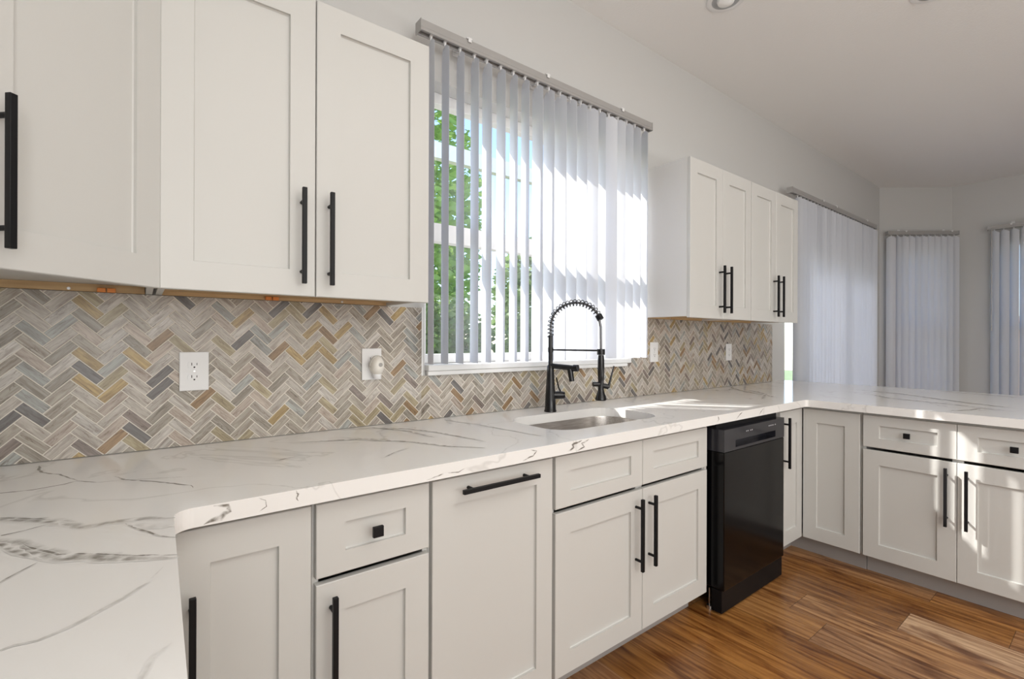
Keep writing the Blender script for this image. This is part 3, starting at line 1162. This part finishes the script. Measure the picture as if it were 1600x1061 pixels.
# marks on the front edge (x, z)
vein([(0.10, 0.877), (0.13, 0.885), (0.148, 0.896), (0.142, 0.908), (0.118, 0.912)], 0.006, 1.0, 'edge')
vein([(0.20, 0.880), (0.216, 0.890), (0.214, 0.903), (0.20, 0.911)], 0.0015, 0.9, 'edge')
vein([(0.276, 0.912), (0.281, 0.903), (0.276, 0.896), (0.282, 0.889)], 0.003, 1.6, 'edge')
vein([(0.60, 0.878), (0.66, 0.888), (0.70, 0.884), (0.73, 0.893)], 0.002, 1.0, 'edge')
vein([(0.93, 0.880), (0.97, 0.890), (0.985, 0.903), (0.96, 0.910)], 0.003, 1.2, 'edge')
vein([(1.12, 0.882), (1.15, 0.892), (1.14, 0.902), (1.19, 0.911)], 0.005, 1.0, 'edge')
vein([(1.16, 0.878), (1.20, 0.888), (1.185, 0.900), (1.225, 0.910)], 0.003, 1.2, 'edge')
vein([(2.05, 0.880), (2.07, 0.895), (2.06, 0.910)], 0.004, 0.9, 'edge')
vein([(2.22, 0.878), (2.25, 0.895), (2.29, 0.910)], 0.003, 1.1, 'edge')
vein([(2.45, 0.878), (2.47, 0.895), (2.50, 0.910)], 0.003, 1.0, 'edge')
me = bpy.data.meshes.new('countertop')
bm.to_mesh(me)
bm.free()
ct = bpy.data.objects.new('countertop', me)
C.objects.link(ct)
me.materials.append(M['quartz'])
tag(ct, 'continuous white quartz countertop with grey veins wrapping around all base cabinets', 'countertop')

# ------------------------------------------------------------------ sink
t = thing('kitchen_sink', 'stainless steel undermount sink basin set into the white counter below the window', 'sink', ((sx0 + sx1) / 2, (sy0 + sy1) / 2, CZ0))
cx, cy = (sx0 + sx1) / 2, (sy0 + sy1) / 2
hx, hy = (sx1 - sx0) / 2, (sy1 - sy0) / 2
bm = bmesh.new()
levels = [(0.028, -0.0012, 0.02), (0.004, -0.0012, 0.0), (0.003, -0.006, 0.0), (0.000, -0.15, 0.0), (-0.008, -0.180, 0.0), (-0.028, -0.198, -0.02), (-0.07, -0.203, -0.05)]
prev = None
ring_first = None
for g, z, dr in levels:
    pts = rrect(-hx - g, hx + g, -hy - g, hy + g, max(0.02, sr + g * 0.8), 8)
    r_ = [bm.verts.new((a, b, z)) for a, b in pts]
    if prev:
        for i in range(len(r_)):
            f = bm.faces.new((prev[i], prev[(i + 1) % len(r_)], r_[(i + 1) % len(r_)], r_[i]))
            f.smooth = True
    prev = r_
bm.faces.new(prev)
o = obj('basin', bm, M['steel'], t)
md = o.modifiers.new('solid', 'SOLIDIFY')
md.thickness = 0.001
md.offset = 1.0
bm = bmesh.new()
lathe(bm, [(0.0, -0.196), (0.02, -0.196), (0.032, -0.199), (0.042, -0.1995), (0.045, -0.2025)], 24, (0, 0.05, 0))
obj('drain', bm, M['screw'], t)

# ------------------------------------------------------------------ faucet
fx, fy = 1.526, -0.150
t = thing('kitchen_faucet', 'matte black spring-neck kitchen faucet with pull-down sprayer behind the sink', 'faucet', (fx, fy, ZC))
d2 = Vector((0.36, -0.933, 0)).normalized()
RCH = 0.250
bm = bmesh.new()
lathe(bm, [(0.0, 0.0003), (0.029, 0.0003), (0.029, 0.006), (0.0265, 0.010), (0.0245, 0.06), (0.0205, 0.13), (0.0170, 0.190), (0.0165, 0.214), (0.0105, 0.222), (0.0105, 0.36), (0.0, 0.361)], 32)
obj('body', bm, M['blacksat'], t)
# arching hose
zt0, R_ = 0.355, RCH / 2
arc_pts = []
for k in range(49):
    a = pi - pi * k / 48 * 0.86
    arc_pts.append(d2 * (R_ + R_ * cos(a)) + Vector((0, 0, 0.400 + 0.108 * sin(a))))
path = [Vector((0, 0, 0.350)), Vector((0, 0, 0.375))] + arc_pts
tip = arc_pts[-1]
low = d2 * RCH + Vector((0, 0, 0.292))
hose_pts = path + [tip.lerp(low, 0.33) + d2 * 0.006, tip.lerp(low, 0.66) + d2 * 0.003, low]
bm = bmesh.new()
tube(bm, hose_pts, 0.0058, 12)
obj('hose', bm, M['steelgrey'], t)
# spring round the hose
bm = bmesh.new()
tot = [0.0]
for a, b in zip(path, path[1:]):
    tot.append(tot[-1] + (b - a).length)
def at_len(s_):
    for i in range(len(path) - 1):
        if tot[i + 1] >= s_:
            f_ = (s_ - tot[i]) / max(1e-9, tot[i + 1] - tot[i])
            return path[i].lerp(path[i + 1], f_), (path[i + 1] - path[i]).normalized()
    return path[-1], (path[-1] - path[-2]).normalized()
side = d2.cross(Vector((0, 0, 1)))
turns = 21
hp = []
NS = turns * 14
for k in range(NS + 1):
    c_, t_ = at_len(tot[-1] * k / NS)
    n_ = side.cross(t_).normalized()
    an = 2 * pi * turns * k / NS
    hp.append(c_ + (side * cos(an) + n_ * sin(an)) * 0.0142)
tube(bm, hp, 0.0021, 6)
obj('spring', bm, M['blacksat'], t)
bm = bmesh.new()
ctip, ttip = at_len(tot[-1])
tube(bm, [ctip - ttip * 0.004, ctip + ttip * 0.020], 0.0155, 20)
obj('spring_end', bm, M['black'], t, bevel=0.001)
# support arm
bm = bmesh.new()
tube(bm, [Vector((0, 0, 0.291)), d2 * (RCH - 0.012) + Vector((0, 0, 0.291))], 0.0040, 12)
tube(bm, [Vector((0, 0, 0.280)), Vector((0, 0, 0.302))], 0.0125, 20)
obj('support_arm', bm, M['blacksat'], t)
bm = bmesh.new()
c_ = d2 * RCH
tube(bm, [c_ + Vector((0, 0, 0.272)), c_ + Vector((0, 0, 0.298))], 0.0175, 24)
obj('docking_collar', bm, M['blacksat'], t, bevel=0.001)
# spray head
bm = bmesh.new()
lathe(bm, [(0.0, 0.271), (0.0125, 0.271), (0.0145, 0.25), (0.0150, 0.20), (0.0135, 0.165), (0.0128, 0.160), (0.0128, 0.120), (0.0145, 0.110), (0.024, 0.082), (0.0255, 0.074), (0.022, 0.070), (0.0, 0.070)], 28, (c_.x, c_.y, 0))
sh = obj('spray_head', bm, M['blacksat'], t)
bm = bmesh.new()
xr = Vector((0.79, -0.61, 0))     # toward the right of the picture
xr = Vector((cos(R(-25)), sin(R(-25)), 0))
tube(bm, [c_ - xr * 0.038 + Vector((0, 0, 0.142)), c_ + Vector((0, 0, 0.142))], 0.0105, 16)
tube(bm, [c_ + Vector((0, 0, 0.137)), c_ + xr * 0.034 + Vector((0, 0, 0.130))], 0.0115, 16)
tube(bm, [c_ + xr * 0.036 + Vector((0, 0, 0.125)), c_ + xr * 0.042 + Vector((0, 0, 0.150)), c_ + xr * 0.062 + Vector((0, 0, 0.222))], [0.006, 0.005, 0.0032], 10)
obj('spray_lever', bm, M['blacksat'], sh)
# fixed pot-filler spout
bm = bmesh.new()
s1 = d2 * 0.118 + Vector((0, 0, 0.209))
tube(bm, [Vector((0, 0, 0.216)), s1], 0.0125, 20)
tube(bm, [s1 - Vector((0, 0, 0.0)) + d2 * 0.0, s1 + d2 * 0.022], 0.0160, 20)
s2_ = d2 * 0.100 + Vector((0, 0, 0.205))
tube(bm, [s2_, s2_ + d2 * 0.010 + Vector((0, 0, -0.058))], [0.0135, 0.0120], 20)
obj('spout', bm, M['blacksat'], t, bevel=0.001)
# mixer handle on the side
bm = bmesh.new()
hx_ = Vector((cos(R(-30)), sin(R(-30)), 0))
tube(bm, [Vector((0, 0, 0.077)), hx_ * 0.060 + Vector((0, 0, 0.077))], 0.0185, 24)
tube(bm, [hx_ * 0.0605 + Vector((0, 0, 0.077)), hx_ * 0.068 + Vector((0, 0, 0.077))], 0.0165, 24)
tube(bm, [hx_ * 0.050 + Vector((0, 0, 0.093)), hx_ * 0.040 + Vector((0, 0, 0.112)), hx_ * 0.006 + d2 * 0.024 + Vector((0, 0, 0.162))], [0.004, 0.0035, 0.003], 10)
obj('mixer_lever', bm, M['blacksat'], t, bevel=0.001)

# ------------------------------------------------------------------ dishwasher
DX0, DX1 = 2.085, 2.690
t = thing('dishwasher', 'glossy black built-in dishwasher with pocket handle between sink and corner cabinets', 'dishwasher', (DX0, 0, 0))
W = DX1 - DX0
obj('tub', boxes((0.003, W - 0.003, -0.60, -0.04, 0.10, 0.855)), M['dwside'], t)
obj('top_strip', boxes((0.0, W, -0.66, -0.601, 0.845, 0.868)), M['dwside'], t)
DFY = -0.700
bm = bmesh.new()
box(bm, 0, W, DFY, -0.605, 0.115, 0.742)
obj('door', bm, M['dwblack'], t, bevel=0.004)
# control fascia with handle pocket
bm = bmesh.new()
z0, z1 = 0.744, 0.846
pk = (0.10, W - 0.10, 0.757, 0.790)
box(bm, 0, W, DFY + 0.045, -0.605, z0, z1)
box(bm, 0, pk[0], DFY, DFY + 0.045, z0, z1)
box(bm, pk[1], W, DFY, DFY + 0.045, z0, z1)
box(bm, pk[0], pk[1], DFY, DFY + 0.045, pk[3], z1)
box(bm, pk[0], pk[1], DFY, DFY + 0.045, z0, pk[2])
obj('control_panel', bm, M['dwpanel'], t)
for xb in (0.20, 0.215, 0.24, 0.255, 0.43, 0.445, 0.46, 0.475, 0.50):
    obj('indicator', boxes((xb, xb + 0.005, DFY - 0.0006, DFY + 0.001, 0.818, 0.823)), M['led'], t)
obj('toe_panel', boxes((0.0, W, -0.690, -0.640, 0.012, 0.113)), M['dwside'], t)
for xb in (0.06, W - 0.08):
    obj('mounting_tab', boxes((xb, xb + 0.03, -0.66, -0.640, 0.8685, 0.8735)), M['screw'], t)
for xb in (0.02, W - 0.02):
    bm = bmesh.new()
    tube(bm, [(xb, -0.62, 0.0), (xb, -0.62, 0.018)], 0.014, 14)
    tube(bm, [(xb, -0.62, 0.018), (xb, -0.62, 0.0995)], 0.005, 10)
    obj('leveling_foot', bm, M['screw'], t)
# side gap panel (dark casing edge right of the door)
obj('side_panel', boxes((W + 0.002, W + 0.060, -0.600, -0.10, 0.02, 0.86)), M['dwside'], t)


# ------------------------------------------------------------------ outlets
def outlet(label, x, z, w=0.078, h=0.122, plug=False):
    t = thing('wall_outlet', label, 'outlet', (x, -0.0101, z), 0, 'outlets on the backsplash')
    obj('cover_plate', boxes((-w / 2, w / 2, -0.0065, -0.0004, -h / 2, h / 2)), M['plastic'], t, bevel=0.002)
    for s_ in (1, -1):
        bm = bmesh.new()
        pts = [(0.0172 * cos(a), max(-0.0125, min(0.0125, 0.0172 * sin(a)))) for a in [2 * pi * k / 28 for k in range(28)]]
        lo = [bm.verts.new((px, -0.0060, pz + s_ * 0.0195)) for px, pz in pts]
        hi = [bm.verts.new((px, -0.0085, pz + s_ * 0.0195)) for px, pz in pts]
        bm.faces.new(hi)
        for k in range(28):
            bm.faces.new((lo[k], lo[(k + 1) % 28], hi[(k + 1) % 28], hi[k]))
        r_ = obj('receptacle', bm, M['plastic'], t)
        bm = bmesh.new()
        box(bm, -0.0078, -0.0058, -0.0088, -0.0080, s_ * 0.0195 - 0.001, s_ * 0.0195 + 0.0075)
        box(bm, 0.0058, 0.0078, -0.0088, -0.0080, s_ * 0.0195 + 0.0, s_ * 0.0195 + 0.0065)
        tube(bm, [(0, -0.0080, s_ * 0.0195 - 0.0065), (0, -0.0088, s_ * 0.0195 - 0.0065)], 0.0026, 10)
        obj('slots', bm, M['dark'], r_)
    bm = bmesh.new()
    tube(bm, [(0, -0.006, 0), (0, -0.0078, 0)], 0.003, 12)
    obj('screw', bm, M['screw'], t)
    return t

outlet('white duplex outlet on the tiles nearest the camera, at far left', 0.133, 1.149)
outlet('white duplex outlet with a plug-in air freshener, left of the window', 0.711, 1.155)
outlet('white duplex outlet on the tiles right beside the window blind', 2.512, 1.178)
outlet('white duplex outlet on the tiles under the right wall cabinets', 3.408, 1.166)

# plug-in air freshener: rounded white body with a domed scoop front
t = thing('air_freshener', 'white rounded plug-in air freshener in the second outlet', 'air freshener', (0.722, -0.0190, 1.150))
bm = bmesh.new()
rings = []
prof = [(-0.0, 0.026), (-0.012, 0.029), (-0.030, 0.028), (-0.042, 0.022), (-0.048, 0.010)]
for y_, r_ in prof:
    rings.append([bm.verts.new((r_ * 0.92 * cos(2 * pi * k / 24), y_, r_ * 1.35 * sin(2 * pi * k / 24))) for k in range(24)])
for a, b in zip(rings, rings[1:]):
    for k in range(24):
        f = bm.faces.new((a[k], a[(k + 1) % 24], b[(k + 1) % 24], b[k]))
        f.smooth = True
bm.faces.new(rings[0][::-1])
bm.faces.new(rings[-1])
obj('housing', bm, mat('warm_white_plastic', (0.78, 0.75, 0.69), 0.3), t)
bm = bmesh.new()
pts = []
for k in range(13):
    a = R(200 - 150 * k / 12)
    pts.append((0.0285 * cos(a), -0.020 - 0.012 * sin(R(180 * k / 12)), 0.006 + 0.031 * sin(a)))
tube(bm, pts, 0.0032, 8)
obj('rim', bm, mat('grey_rim', (0.5, 0.48, 0.44), 0.4), t)
bm = bmesh.new()
tube(bm, [(0.004, -0.044, 0.004), (0.004, -0.0485, 0.004)], 0.008, 16)
obj('vent', bm, mat('vent_grey', (0.36, 0.35, 0.33), 0.5), t)
bm = bmesh.new()
lathe(bm, [(0.0, -0.050), (0.014, -0.048), (0.017, -0.036), (0.015, -0.028), (0.0, -0.028)], 20, (0.0, -0.022, 0))
obj('refill', bm, M['plastic'], t)


# ------------------------------------------------------------------ ceiling lights
def downlight(label, x, y):
    t = thing('recessed_light', label, 'ceiling light', (x, y, CEIL), 0, 'recessed ceiling lights')
    bm = bmesh.new()
    lathe(bm, [(0.070, -0.0005), (0.097, -0.0005), (0.096, -0.005), (0.074, -0.009), (0.070, -0.007), (0.070, -0.0005)], 40)
    obj('trim_ring', bm, M['canring'], t)
    bm = bmesh.new()
    lathe(bm, [(0.0735, -0.0080), (0.060, -0.0040), (0.045, -0.0030), (0.0, -0.0025)], 36)
    obj('reflector', bm, M['can'], t)
    bm = bmesh.new()
    lathe(bm, [(0.0, -0.030), (0.022, -0.028), (0.040, -0.018), (0.045, -0.004), (0.045, -0.0031)], 32)
    obj('bulb', bm, M['diffuser'], t)
downlight('round recessed ceiling light above the sink, at the top edge', 2.432, -0.512)
downlight('round recessed ceiling light farther right, barely in view at the top', 3.205, -1.20)

# ------------------------------------------------------------------ outside
tag(obj('lawn', boxes((-14, 24, 3.4, 30, -0.35, -0.15)), M['grass']), 'green lawn outside beyond the patio', 'lawn', kind='stuff')
tag(obj('floor_patio', boxes((-6, 16, 0.17, 3.39, -0.30, -0.13)), M['paver']), kind='structure')
tag(obj('trim_eave', boxes((-1.0, 8.2, 0.165, 0.60, 3.0, 3.12)), M['white']), kind='structure')


def foliage(rad, center, n, size, seed):
    rr = random.Random(seed)
    bm = bmesh.new()
    for _ in range(n):
        while True:
            q = Vector((rr.uniform(-1, 1), rr.uniform(-1, 1), rr.uniform(-1, 1)))
            if 0.35 < q.length < 1:
                break
        p_ = Vector((q.x * rad[0], q.y * rad[1], q.z * rad[2])) + Vector(center)
        a = Vector((rr.uniform(-1, 1), rr.uniform(-1, 1), rr.uniform(-0.6, 0.6))).normalized()
        u, v = frame_of(a)
        s_ = size * rr.uniform(0.6, 1.3)
        vs = [bm.verts.new(p_ + u * s_ * x_ + v * s_ * y_ * 0.5) for x_, y_ in ((-1, 0), (0, -1), (1, 0), (0, 1))]
        bm.faces.new(vs)
    return bm


def tree(label, x, y, h, rad, seed, m_, n=2600, size=0.10, group=None):
    t = thing('garden_tree', label, 'tree', (x, y, -0.15), 0, group)
    bm = bmesh.new()
    tube(bm, [(0, 0, 0.01), (0, 0, 0.2), (0.05, 0.02, h * 0.3), (0.0, 0.06, h * 0.62), (0.05, 0.0, h * 0.85)], [0.16, 0.15, 0.12, 0.09, 0.03], 10)
    tube(bm, [(0.02, 0.04, h * 0.45), (0.45, 0.1, h * 0.66)], [0.06, 0.02], 8)
    tube(bm, [(0.02, 0.04, h * 0.5), (-0.5, -0.1, h * 0.72)], [0.06, 0.02], 8)
    obj('trunk', bm, M['bark'], t)
    obj('crown', foliage(rad, (0, 0, h - rad[2] * 0.9), n, size, seed), m_, t)


tree('leafy bright green tree outside the left part of the sink window', 3.9, 6.2, 6.0, (1.4, 1.1, 2.7), 1, M['leaf'], 5200, 0.11)
tree('darker green tree outside behind the middle of the sink window', 7.6, 6.6, 3.7, (1.5, 1.1, 1.7), 2, M['leaf2'], 3600, 0.12)
tree('green tree outside the glass door', 12.5, 6.0, 4.0, (1.6, 1.2, 1.9), 3, M['leaf'], 2600, 0.13)
for i, (hx0, lab) in enumerate(((1.9, 'low dense green hedge outside at the left of the sink window'), (4.5, 'low dense green hedge outside at the middle of the sink window'), (7.1, 'low dense green hedge outside toward the glass door'))):
    t = thing('garden_hedge', lab, 'hedge', (hx0 + 1.3, 4.3, -0.149), 0, 'hedges along the patio')
    bm = bmesh.new()
    for s_ in (-0.7, 0.0, 0.7):
        tube(bm, [(s_, 0, 0.01), (s_, 0, 0.1), (s_ + 0.05, 0, 0.9)], [0.04, 0.04, 0.02], 8)
    obj('stem', bm, M['bark'], t)
    obj('foliage', foliage((1.27, 0.42, 0.95), (0, 0, 1.12), 4200, 0.07, 40 + i), M['leaf2'], t)
# patio screen frame
t = thing('patio_frame', 'white patio screen frame of beams and posts outside the sink window', 'frame', (0, 3.3, -0.13))
obj('beam', boxes((-2, 12, -0.05, 0.05, 3.55, 3.74)), M['white'], t)
for px in (-1.0, 2.0, 4.72, 9.2):
    obj('post', boxes((px - 0.03, px + 0.03, -0.03, 0.03, 0.0, 3.549)), M['white'], t)
# fence seen in slivers through the nook blinds
t = thing('garden_fence', 'reddish board fence outside the nook windows', 'fence', (9.6, -3.4, -0.15))
for k in range(24):
    obj('board', boxes((0, 0.02, k * 0.22, k * 0.22 + 0.215, 0.0, 1.75)), M['fence'], t)
tag(obj('yard', boxes((7.64, 24, -8, 0.15, -0.35, -0.151)), M['grass']), 'strip of grass outside the nook windows', 'lawn', kind='stuff')
